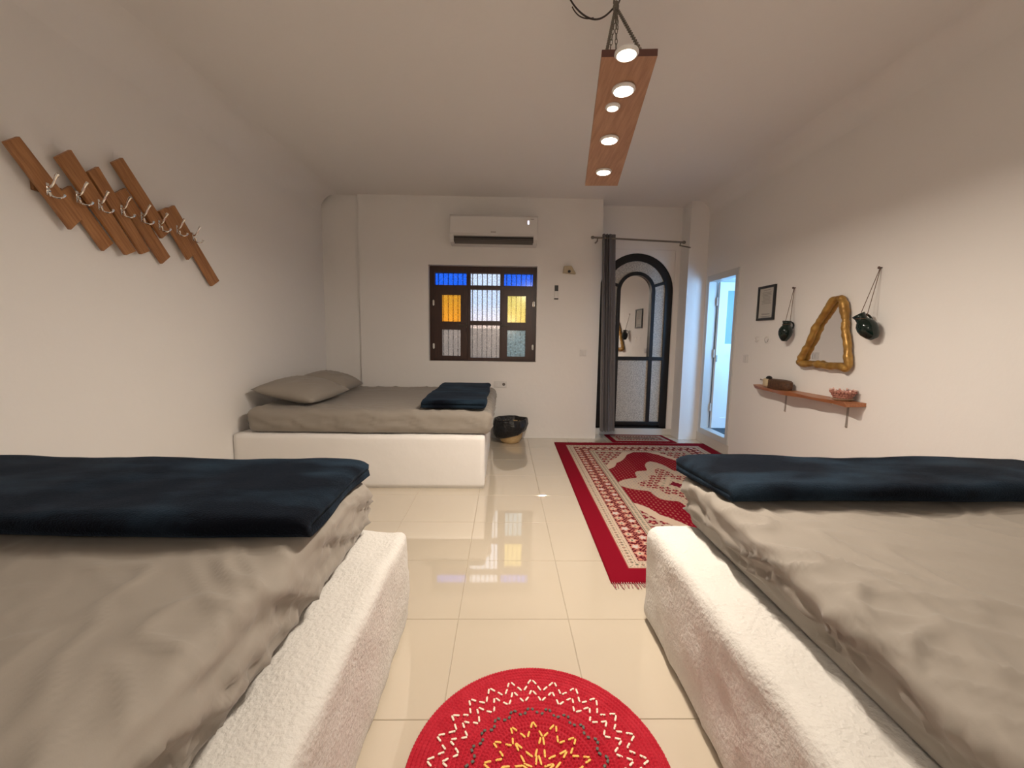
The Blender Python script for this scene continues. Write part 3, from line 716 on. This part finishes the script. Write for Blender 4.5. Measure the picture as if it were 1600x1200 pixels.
for x_, z_ in ((1.04, 2.484), (2.145, 2.447)): b_ = B(); lathe(b_, [(.008, -.02), (.017, -.012), (.019, .0), (.017, .012), (.008, .02)], 14, Matrix.Translation((x_, 5.12, z_)) @ Matrix.Rotation(PI/2, 4, 'Y')); pa('finial', b_, STEEL, rd, True)
for x_, z_ in ((1.10, 2.482), (2.105, 2.448)):
    bk = B(); tube(bk, [(x_, 5.12, z_-.002), (x_, 5.15, z_-.03), (x_+ (.19 if x_ > 2 else 0), YB-.002, z_-.03)] if False else [(x_, 5.12, z_-.010), (x_, 5.14, z_-.035), (x_ if x_ < 2 else x_+.17, YB-.004, z_-.035)], .008, 8)
    pa('bracket', bk, STEEL, rd, True)

# ------------------------------------------------------------------ hanging plank lamp
lp = thing('hanging_lamp', 'wooden plank lamp with round downlights hanging on chains from the ceiling', 'lamp', (.5, 2.08, 2.2))
NL, NRt, FR, FL = Vector((.314, 1.50, 2.208)), Vector((.503, 1.50, 2.216)), Vector((.678, 2.64, 2.200)), Vector((.479, 2.64, 2.196))
th = .022; b_ = B()
lowv = [b_.verts.new(p) for p in (NL, NRt, FR, FL)]; upv = [b_.verts.new(p+Vector((0, 0, th))) for p in (NL, NRt, FR, FL)]
b_.faces.new(lowv[::-1]); b_.faces.new(upv)
for k in range(4): b_.faces.new((lowv[k], lowv[(k+1) % 4], upv[(k+1) % 4], upv[k]))
bmesh.ops.bevel(b_, geom=b_.edges[:], offset=.0015, segments=1, affect='EDGES')
brd = pa('board', b_, BOARDW, lp)
es = B(); e0 = NL+Vector((.0005, -.0015, .0)); e1 = NRt+Vector((-.0005, -.0015, .0))
q = [es.verts.new(p) for p in (e0, e1, e1+Vector((0, 0, th)), e0+Vector((0, 0, th)), e0+Vector((0, .002, 0)), e1+Vector((0, .002, 0)), e1+Vector((0, .002, th)), e0+Vector((0, .002, th)))]
for idx in ((0, 1, 2, 3), (5, 4, 7, 6), (4, 0, 3, 7), (1, 5, 6, 2), (3, 2, 6, 7), (4, 5, 1, 0)): es.faces.new([q[i_] for i_ in idx])
o = pa('end_grain', es, EDGEW, lp); o['label'] = 'dark end of the board'
def boardz(x, y): t = (y-1.5)/1.14; return 2.212*(1-t)+2.198*t
for (x_, y_, r0, big) in ((.438, 1.674, .036, .58), (.481, 2.058, .036, 1), (.540, 2.419, .036, 1.65), (.392, 1.478, .032, 0), (.427, 1.79, .022, 0)):  # last two entries: dimmer glowing discs beside the row, each with a weak light
    z_ = boardz(x_, y_)
    b_ = B(); lathe(b_, [(r0*.2, -.001), (r0+.007, -.001), (r0+.008, -.006), (r0+.004, -.011), (r0, -.012), (r0, -.008), (r0*.2, -.008)], 28, Matrix.Translation((x_, y_, z_)))
    rg = pa('lamp_ring', b_, WHITEP, lp, True)
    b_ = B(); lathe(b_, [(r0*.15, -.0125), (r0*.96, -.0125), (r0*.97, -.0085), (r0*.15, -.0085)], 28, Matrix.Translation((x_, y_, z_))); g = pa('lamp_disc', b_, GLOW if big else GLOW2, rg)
    if not big: g['label'] = 'dimmer glowing disc'
    L = area('lamp_light', (x_, y_, z_-.0135), r0*1.9, LAMP_W*big if big else DIM_DISC_W, WARM)
hook = Vector((.520, 2.19, 2.868))
b_ = B(); tube(b_, [(.519, 2.19, ZC), (.517, 2.19, 2.93), (.510, 2.19, 2.905), (.508, 2.19, 2.885), (.516, 2.19, 2.872), (.528, 2.19, 2.874), (.534, 2.19, 2.89), (.540, 2.19, 2.905)], .0035, 8)
pa('ceiling_hook', b_, STEEL, lp, True)
def chain(a, b, name='chain'):
    a = Vector(a); b = Vector(b); n = int((b-a).length/.020); bm = B(); d = (b-a).normalized()
    rot = d.to_track_quat('X', 'Z').to_matrix().to_4x4()
    for k in range(n):
        c_ = a.lerp(b, (k+.5)/n); t = B()
        pts = [(math.cos(2*PI*s/10)*.0125, math.sin(2*PI*s/10)*.0062, 0) for s in range(10)]
        tube(t, pts, .0021, 5, closed=True)
        bmesh.ops.transform(t, matrix=Matrix.Translation(c_) @ rot @ Matrix.Rotation(PI/2*(k % 2)+.4, 4, 'X'), verts=t.verts); merge(bm, t)
    return pa(name, bm, STEEL, lp, True)
for c_ in ((.335, 1.53, 2.232), (.463, 1.53, 2.236), (.505, 2.61, 2.22), (.650, 2.61, 2.222)): chain(hook+Vector((random.uniform(-.004, .004), 0, -.0)), c_)
chain(hook+Vector((.004, .004, .01)), hook+Vector((.012, .0, -.10)))
b_ = B(); lathe(b_, [(.003, -.03), (.012, -.02), (.016, .0), (.011, .02), (.004, .028)], 10, Matrix.Translation(hook)); pa('knot', b_, STEEL, lp, True)
def bez(P_, n=24):
    out = []
    for k in range(n+1):
        t = k/n; L = [Vector(p) for p in P_]
        while len(L) > 1: L = [a.lerp(b2, t) for a, b2 in zip(L, L[1:])]
        out.append(L[0])
    return out
cb_ = tube(B(), bez([(.517, 2.19, 2.875), (.44, 2.22, 2.79), (.40, 2.25, 2.84), (.29, 2.22, 2.89), (.285, 2.215, ZC-.002)]), .0042, 8)
tube(cb_, bez([(.42, 2.225, 2.842), (.36, 2.245, 2.84), (.33, 2.24, 2.872), (.315, 2.24, 2.90)]), .003, 8)
tube(cb_, bez([(.515, 2.19, 2.88), (.505, 2.19, 2.90), (.520, 2.19, 2.93), (.518, 2.19, ZC-.002)]), .002, 6)
pa('cable', cb_, WIRE, lp, True)

# ------------------------------------------------------------------ coat rack on the left wall
ck = thing('coat_rack', 'slanted pine plank coat rack with chrome hooks on the left wall', 'coat rack', (XL, 2.55, 1.95))
planks = [([(1.952, 2.085), (2.013, 2.135), (2.268, 1.851), (2.202, 1.777)], 2), ([(2.189, 1.959), (2.243, 2.004), (2.451, 1.767), (2.389, 1.711)], 1),
 ([(2.163, 2.108), (2.241, 2.176), (2.571, 1.748), (2.505, 1.712)], 2), ([(2.321, 2.1), (2.382, 2.151), (2.673, 1.769), (2.608, 1.737)], 1.9), ([(2.464, 2.205), (2.532, 2.258), (2.840, 1.925), (2.770, 1.866)], 2),
 ([(2.487, 2.047), (2.558, 2.101), (2.852, 1.769), (2.782, 1.711)], 1), ([(2.763, 2.032), (2.836, 2.078), (3.06, 1.84), (2.984, 1.773)], 2), ([(2.854, 2.069), (2.918, 2.116), (3.317, 1.677), (3.232, 1.625)], 1)]
for P_, lay in planks:
    xb = XL+.018+.020*(lay-1); b_ = B(); prism(b_, P_, .019, 0, xb, .003)
    pl = pa('plank', b_, PINE, ck)
b_ = B(); bx(b_, (XL+.001, 2.085, 1.93), (XL+.0175, 3.10, 1.98), .002); pa('rail', b_, PINER, ck)
for i_, (y_, z_) in enumerate([(2.106, 1.957), (2.245, 1.967), (2.359, 1.963), (2.492, 1.975), (2.623, 1.973), (2.75, 1.961), (2.893, 1.968), (3.035, 1.956)]):
    x_ = XL+.0585; b_ = B()
    bx(b_, (x_-.001, y_-.007, z_-.045), (x_+.003, y_+.007, z_+.012), .001)
    tube(b_, bez([(x_+.002, y_, z_-.005), (x_+.030, y_-.002, z_-.02), (x_+.035, y_, z_+.035), (x_+.058, y_, z_+.055)], 12), [.0055]*10+[.0075]*3, 8)
    for s in (-1, 1): tube(b_, bez([(x_+.002, y_, z_-.035), (x_+.030, y_+s*.012, z_-.065), (x_+.045, y_+s*.030, z_-.048), (x_+.042, y_+s*.036, z_-.030)], 10), [.0048]*9+[.0065]*2, 8)
    pa('coat_hook', b_, CHROME, ck, True)

# ------------------------------------------------------------------ right wall: picture, jugs, mirror, shelf
fr = thing('picture_frame', 'thin black frame holding a printed sheet beside the doorway on the right wall', 'picture', (XR, 3.98, 1.64))
fy_a, fy_b, fz0, fz1 = 3.852, 4.113, 1.475, 1.800
b_ = B(); w = .022
wall_boxes(b_, 0, XR-.018, XR-.001, fy_a, fy_b, fz0, fz1, [(fy_a+w, fy_b-w, fz0+w, fz1-w)])
pa('frame', b_, BLACKP, fr); pp = pa('printed_sheet', bx(B(), (XR-.008, fy_a+.015, fz0+.015), (XR-.003, fy_b-.015, fz1-.015)), PAPER, fr)
b_ = B()
for z_, l in [(1.758, .10)]+[(1.735-.013*k, random.uniform(.10, .17)) for k in range(9)]+[(1.535, .13), (1.528, .12), (1.510, .15), (1.503, .11)]: bx(b_, (XR-.0088, 3.983-l/2, z_), (XR-.0081, 3.983+l/2, z_+.0035))
pa('print', b_, INK, pp)
for y_, nm in ((4.07, 'left'), (3.918, 'right')):
    h = thing('cup_hook', 'small metal ring hook on the right wall, %s one of the pair under the frame' % nm, 'hook', (XR, y_, 1.315), 'ring hooks under the picture')
    b_ = B(); tube(b_, [(0, 0, 0), (-.02, 0, 0)], .003, 8); tube(b_, [(-.02-.0*a, .026*math.sin(a), -.024+.026*math.cos(a)+.0) for a in [math.radians(20+k*14) for k in range(20)]], .0026, 8); obj('hook', b_, CHROME, h, smooth=True)
def jug(loc, s, tilt, nail, label):
    t = thing('hanging_jug', label, 'jug', loc)
    b = B(); M_ = tilt.to_4x4()
    pr = [(.012, -.105), (.024, -.104), (.042, -.078), (.056, -.045), (.060, -.015), (.055, .012), (.044, .030), (.040, .036), (.034, .042), (.033, .066), (.039, .088), (.035, .088), (.028, .068), (.028, .044), (.036, .028), (.02, .0)]
    lathe(b, [(r*s, z*s) for r, z in pr], 28, M_); body = obj('body', b, GREEN, t, smooth='all')
    b = B(); tube(b, [M_ @ Vector(p)*1 for p in bez([(.034*s, 0, .075*s), (.078*s, 0, .080*s), (.078*s, 0, .02*s), (.054*s, 0, .01*s)], 12)], .0075*s, 8); obj('handle', b, GREEN, t, smooth=True)
    n = Vector(nail)-Vector(loc); k = M_ @ Vector((0, 0, .055*s))
    b = B(); tube(b, [k+Vector((-.008, .012, 0)), n+Vector((-.012, 0, 0))], .0022, 6); tube(b, [k+Vector((.012, -.022, -.01)), n+Vector((-.010, -.001, 0))], .0022, 6); tube(b, [k+Vector((0.036*s*math.cos(a), .036*s*math.sin(a), 0)) for a in [2*PI*q_/14 for q_ in range(14)]], .0022, 6, closed=True); obj('string', b, CORD, t)
    b = B(); tube(b, [n, n+Vector((-.022, 0, 0))], .004, 8); tube(b, [n+Vector((-.020, 0, 0)), n+Vector((-.024, 0, 0))], .009, 10); obj('nail', b, mat('nail', (.10, .05, .04), .5), t)
    return t
jug((2.425, 3.575, 1.372), .90, Matrix.Rotation(.10, 3, 'X'), (XR, 3.605, 1.735), 'dark green glazed jug hanging upright on string between picture and gold mirror')
jug((2.415, 2.765, 1.385), .97, Matrix.Rotation(-.42, 3, 'X') @ Matrix.Rotation(-.35, 3, 'Y'), (XR, 2.783, 1.768), 'dark green glazed jug hanging tilted on long string right of the gold mirror')
mr = thing('triangular_mirror', 'triangular wall mirror in a lumpy gold frame above the wooden shelf', 'mirror', (XR, 3.17, 1.3))
X_ = XR-.038
def catm(P_, n=14):
    out = []; N = len(P_)
    for i_ in range(N):
        p0, p1, p2, p3 = [Vector(P_[(i_+k) % N]) for k in (-1, 0, 1, 2)]
        for k in range(n):
            t = k/n; out.append(.5*((2*p1)+(p2-p0)*t+(2*p0-5*p1+4*p2-p3)*t*t+(3*p1-p0-3*p2+p3)*t**3))
    return out
loop = [(3.085, 1.592), (3.135, 1.575), (3.215, 1.47), (3.275, 1.395), (3.32, 1.29), (3.375, 1.20), (3.415, 1.125), (3.42, 1.10), (3.375, 1.093), (3.25, 1.100), (3.12, 1.092), (3.00, 1.098), (2.955, 1.085), (2.925, 1.105), (2.94, 1.165), (2.955, 1.26), (2.985, 1.36), (2.995, 1.44), (3.02, 1.535), (3.045, 1.585)]
path = catm([(X_, y_, z_) for y_, z_ in loop], 8)
rad_ = [.026+.0075*noise.noise(p*17)+.006*noise.noise(p*40) for p in path]
b_ = B(); tube(b_, path, rad_, 14, closed=True)
for v in b_.verts: v.co.x = min(v.co.x, XR-.001); v.co += Vector((-1, 0, 0))*.004*noise.noise(v.co*30)
pa('frame', b_, GOLD, mr, 'all')
b_ = B(); prism(b_, [(y_, z_) for y_, z_ in loop], .005, 0, XR-.020); pa('mirror_glass', b_, MIRROR, mr)

sh = thing('wall_shelf', 'narrow live-edge wooden shelf under the gold mirror on the right wall', 'shelf', (XR, 3.4, .85))
n = 30; b_ = B(); tp, bt = [], []
for k in range(n+1):
    y_ = 3.99-1.20*k/n; u = k/n; xf = 2.345+.012*math.sin(u*9)+.008*math.sin(u*23)+(.09*max(0, (.10-u)/.10)**1.3)
    if k == n: xf += .0
    tp.append((b_.verts.new((XR-.002, y_, .858)), b_.verts.new((xf, y_-.0*(1), .858+.003*math.sin(u*14)))))
    bt.append((b_.verts.new((XR-.002, y_, .832)), b_.verts.new((xf+.018, y_, .830+.003*math.sin(u*11)))))
for k in range(n):
    b_.faces.new((tp[k][0], tp[k][1], tp[k+1][1], tp[k+1][0])); b_.faces.new((bt[k][0], bt[k+1][0], bt[k+1][1], bt[k][1])); b_.faces.new((tp[k][1], bt[k][1], bt[k+1][1], tp[k+1][1])); b_.faces.new((tp[k][0], tp[k+1][0], bt[k+1][0], bt[k][0]))
for k in (0, n): b_.faces.new((tp[k][0], tp[k][1], bt[k][1], bt[k][0]))
bmesh.ops.recalc_face_normals(b_, faces=b_.faces)
pa('board', b_, SHELFW, sh, 50)
for y_ in (3.60, 2.935):
    b_ = B(); bx(b_, (XR-.006, y_-.008, .655), (XR-.001, y_+.008, .832), .001); bx(b_, (XR-.13, y_-.008, .826), (XR-.001, y_+.008, .8315), .001); lathe(b_, [(.001, 0), (.009, 0), (.006, .005), (.001, .006)], 10, Matrix.Translation((XR-.006, y_, .665)) @ Matrix.Rotation(-PI/2, 4, 'Y'))
    pa('bracket', b_, mat('pale_metal', (.45, .40, .36), .4, .6), sh)
nl = B(); tube(nl, [(0, 0, 0), (-.022, 0, .004)], .0028, 8); tube(nl, [(-.019, 0, .004), (-.022, 0, .004)], .007, 10)
tag(obj('nail', nl, STEEL, loc=(XR, 3.955, .905)), 'small nail in the right wall above the left end of the shelf', 'nail')
# woven box on the shelf
bo_ = thing('wicker_box', 'flat brown woven oval box with a pale end on the left of the shelf', 'box', (2.425, 3.60, .859))
b_ = B()
def oval(bm, sx, sy, prof):
    lathe(bm, prof, 36, Matrix.Diagonal((sx, sy, 1, 1)))
oval(b_, .055, .155, [(.2, 0), (.92, 0), (1.0, .014), (1.02, .04), (1.0, .058), (.2, .058)])
obj('body', b_, mat('brown_wicker', (.055, .024, .012), .6, bump=.9, scale=60, var=40, col2=(.11, .05, .022), bdist=.006), bo_, smooth=30)
b_ = B(); oval(b_, .054, .152, [(.2, .058), (1.03, .058), (1.03, .068), (.9, .080), (.2, .084)])
obj('lid', b_, mat('brown_wicker_lid', (.085, .038, .016), .6, bump=.9, scale=60, bdist=.006), bo_, smooth=30)
b_ = B(); bx(b_, (-.062, .085, .006), (-.008, .150, .082), .018, 3); obj('pale_tag', b_, mat('pale_cloth', (.50, .40, .26), .8, bump=.4, scale=60), bo_, smooth=True)
b_ = B(); lathe(b_, [(.002, .0), (.024, .0), (.026, .012), (.016, .022), (.002, .026)], 14, Matrix.Translation((-.030, .100, .080))); obj('knob', b_, BLACKP, bo_, smooth=True)
# openwork bowl
ow = thing('openwork_bowl', 'small reddish-brown openwork bowl on a pale saucer at the shelf right end', 'bowl', (2.422, 2.905, .859))
b_ = B(); lathe(b_, [(.005, 0), (.045, 0), (.066, .012), (.070, .017), (.060, .017), (.005, .012)], 28); obj('saucer', b_, mat('pale_saucer', (.55, .45, .33), .4), ow, smooth=True)
b_ = B(); n = 26
SH = mat('shell_brown', (.30, .10, .075), .35, bump=.6, scale=40, var=25, col2=(.52, .26, .20), bdist=.006)
for lev, (r0, z0) in enumerate(((.050, .028), (.060, .045), (.071, .062))):
    for k in range(n-4):
        a = 2*PI*(k+.5*lev)/(n-4); rr0 = .0105+.002*math.sin(k*2.1+lev)
        bmesh.ops.create_icosphere(b_, subdivisions=1, radius=rr0, matrix=Matrix.Translation((r0*math.cos(a), r0*math.sin(a), z0)) @ Matrix.Diagonal((1, 1, 1.15, 1)))
lathe(b_, [(.005, .014), (.046, .016), (.056, .040), (.068, .066), (.062, .066), (.05, .04), (.04, .022), (.005, .020)], 28)
bw = obj('bowl', b_, SH, ow, smooth=True)
b_ = B()
for k in range(11):
    a = 2*PI*k/11; bmesh.ops.create_icosphere(b_, subdivisions=1, radius=.0085, matrix=Matrix.Translation((.075*math.cos(a), .075*math.sin(a), .074+.004*(k % 2))))
obj('rim_beads', b_, mat('pale_beads', (.75, .52, .45), .3), ow, smooth=True)

# ------------------------------------------------------------------ waste basket with black bag
bk = thing('waste_basket', 'straw waste basket lined with a black bag on the floor beside the far bed', 'basket', (.088, 5.02, 0))
b_ = B(); pr = [(.01, .001), (.095, .001), (.118, .02), (.138, .06), (.150, .11), (.158, .17), (.152, .25), (.146, .25), (.15, .17), (.14, .10), (.01, .012)]
lathe(b_, pr, 36); 
for v in b_.verts:
    a = math.atan2(v.co.y, v.co.x); v.co.xy = v.co.xy*(1+.012*math.sin(a*24)*math.sin(v.co.z*260))
obj('basket', b_, BAMB, bk, smooth='all')
b_ = B(); n = 64; ringz = [(.150, .262), (.160, .275), (.17, .292), (.178, .30), (.186, .296), (.193, .27), (.204, .225), (.206, .175), (.192, .13), (.172, .105), (.165, .10)]
inner = [(.02, .20), (.10, .205), (.128, .222), (.138, .24)]
R = []
for (r, z) in inner+ringz:
    row = []
    for k in range(n):
        a = 2*PI*k/n; out_ = max(0, (r-.15)/.05)
        cr_ = noise.noise(Vector((math.cos(a)*2.2, math.sin(a)*2.2, z*9)))*.018 + (1-abs(noise.noise(Vector((math.cos(a)*5, math.sin(a)*5, z*5+3)))))**5*.012 + .012*math.exp(-((a-.25)**2)/.06)
        low = (.045*math.cos(a-PI*1.02) if z < .2 and out_ > 0 else .03*math.cos(a-PI*1.05)*(z-.2)*0)
        zz = z - (low if z < .2 and out_ > 0 else 0) + noise.noise(Vector((a, z*4, 2)))*.012
        row.append(b_.verts.new(((r+cr_)*math.cos(a), (r+cr_)*math.sin(a), zz)))
    R.append(row)
for a, c_ in zip(R, R[1:]):
    for k in range(n): b_.faces.new((a[k], a[(k+1) % n], c_[(k+1) % n], c_[k]))
b_.faces.new(R[0][::-1]); obj('bin_bag', b_, BAG, bk, smooth='all')
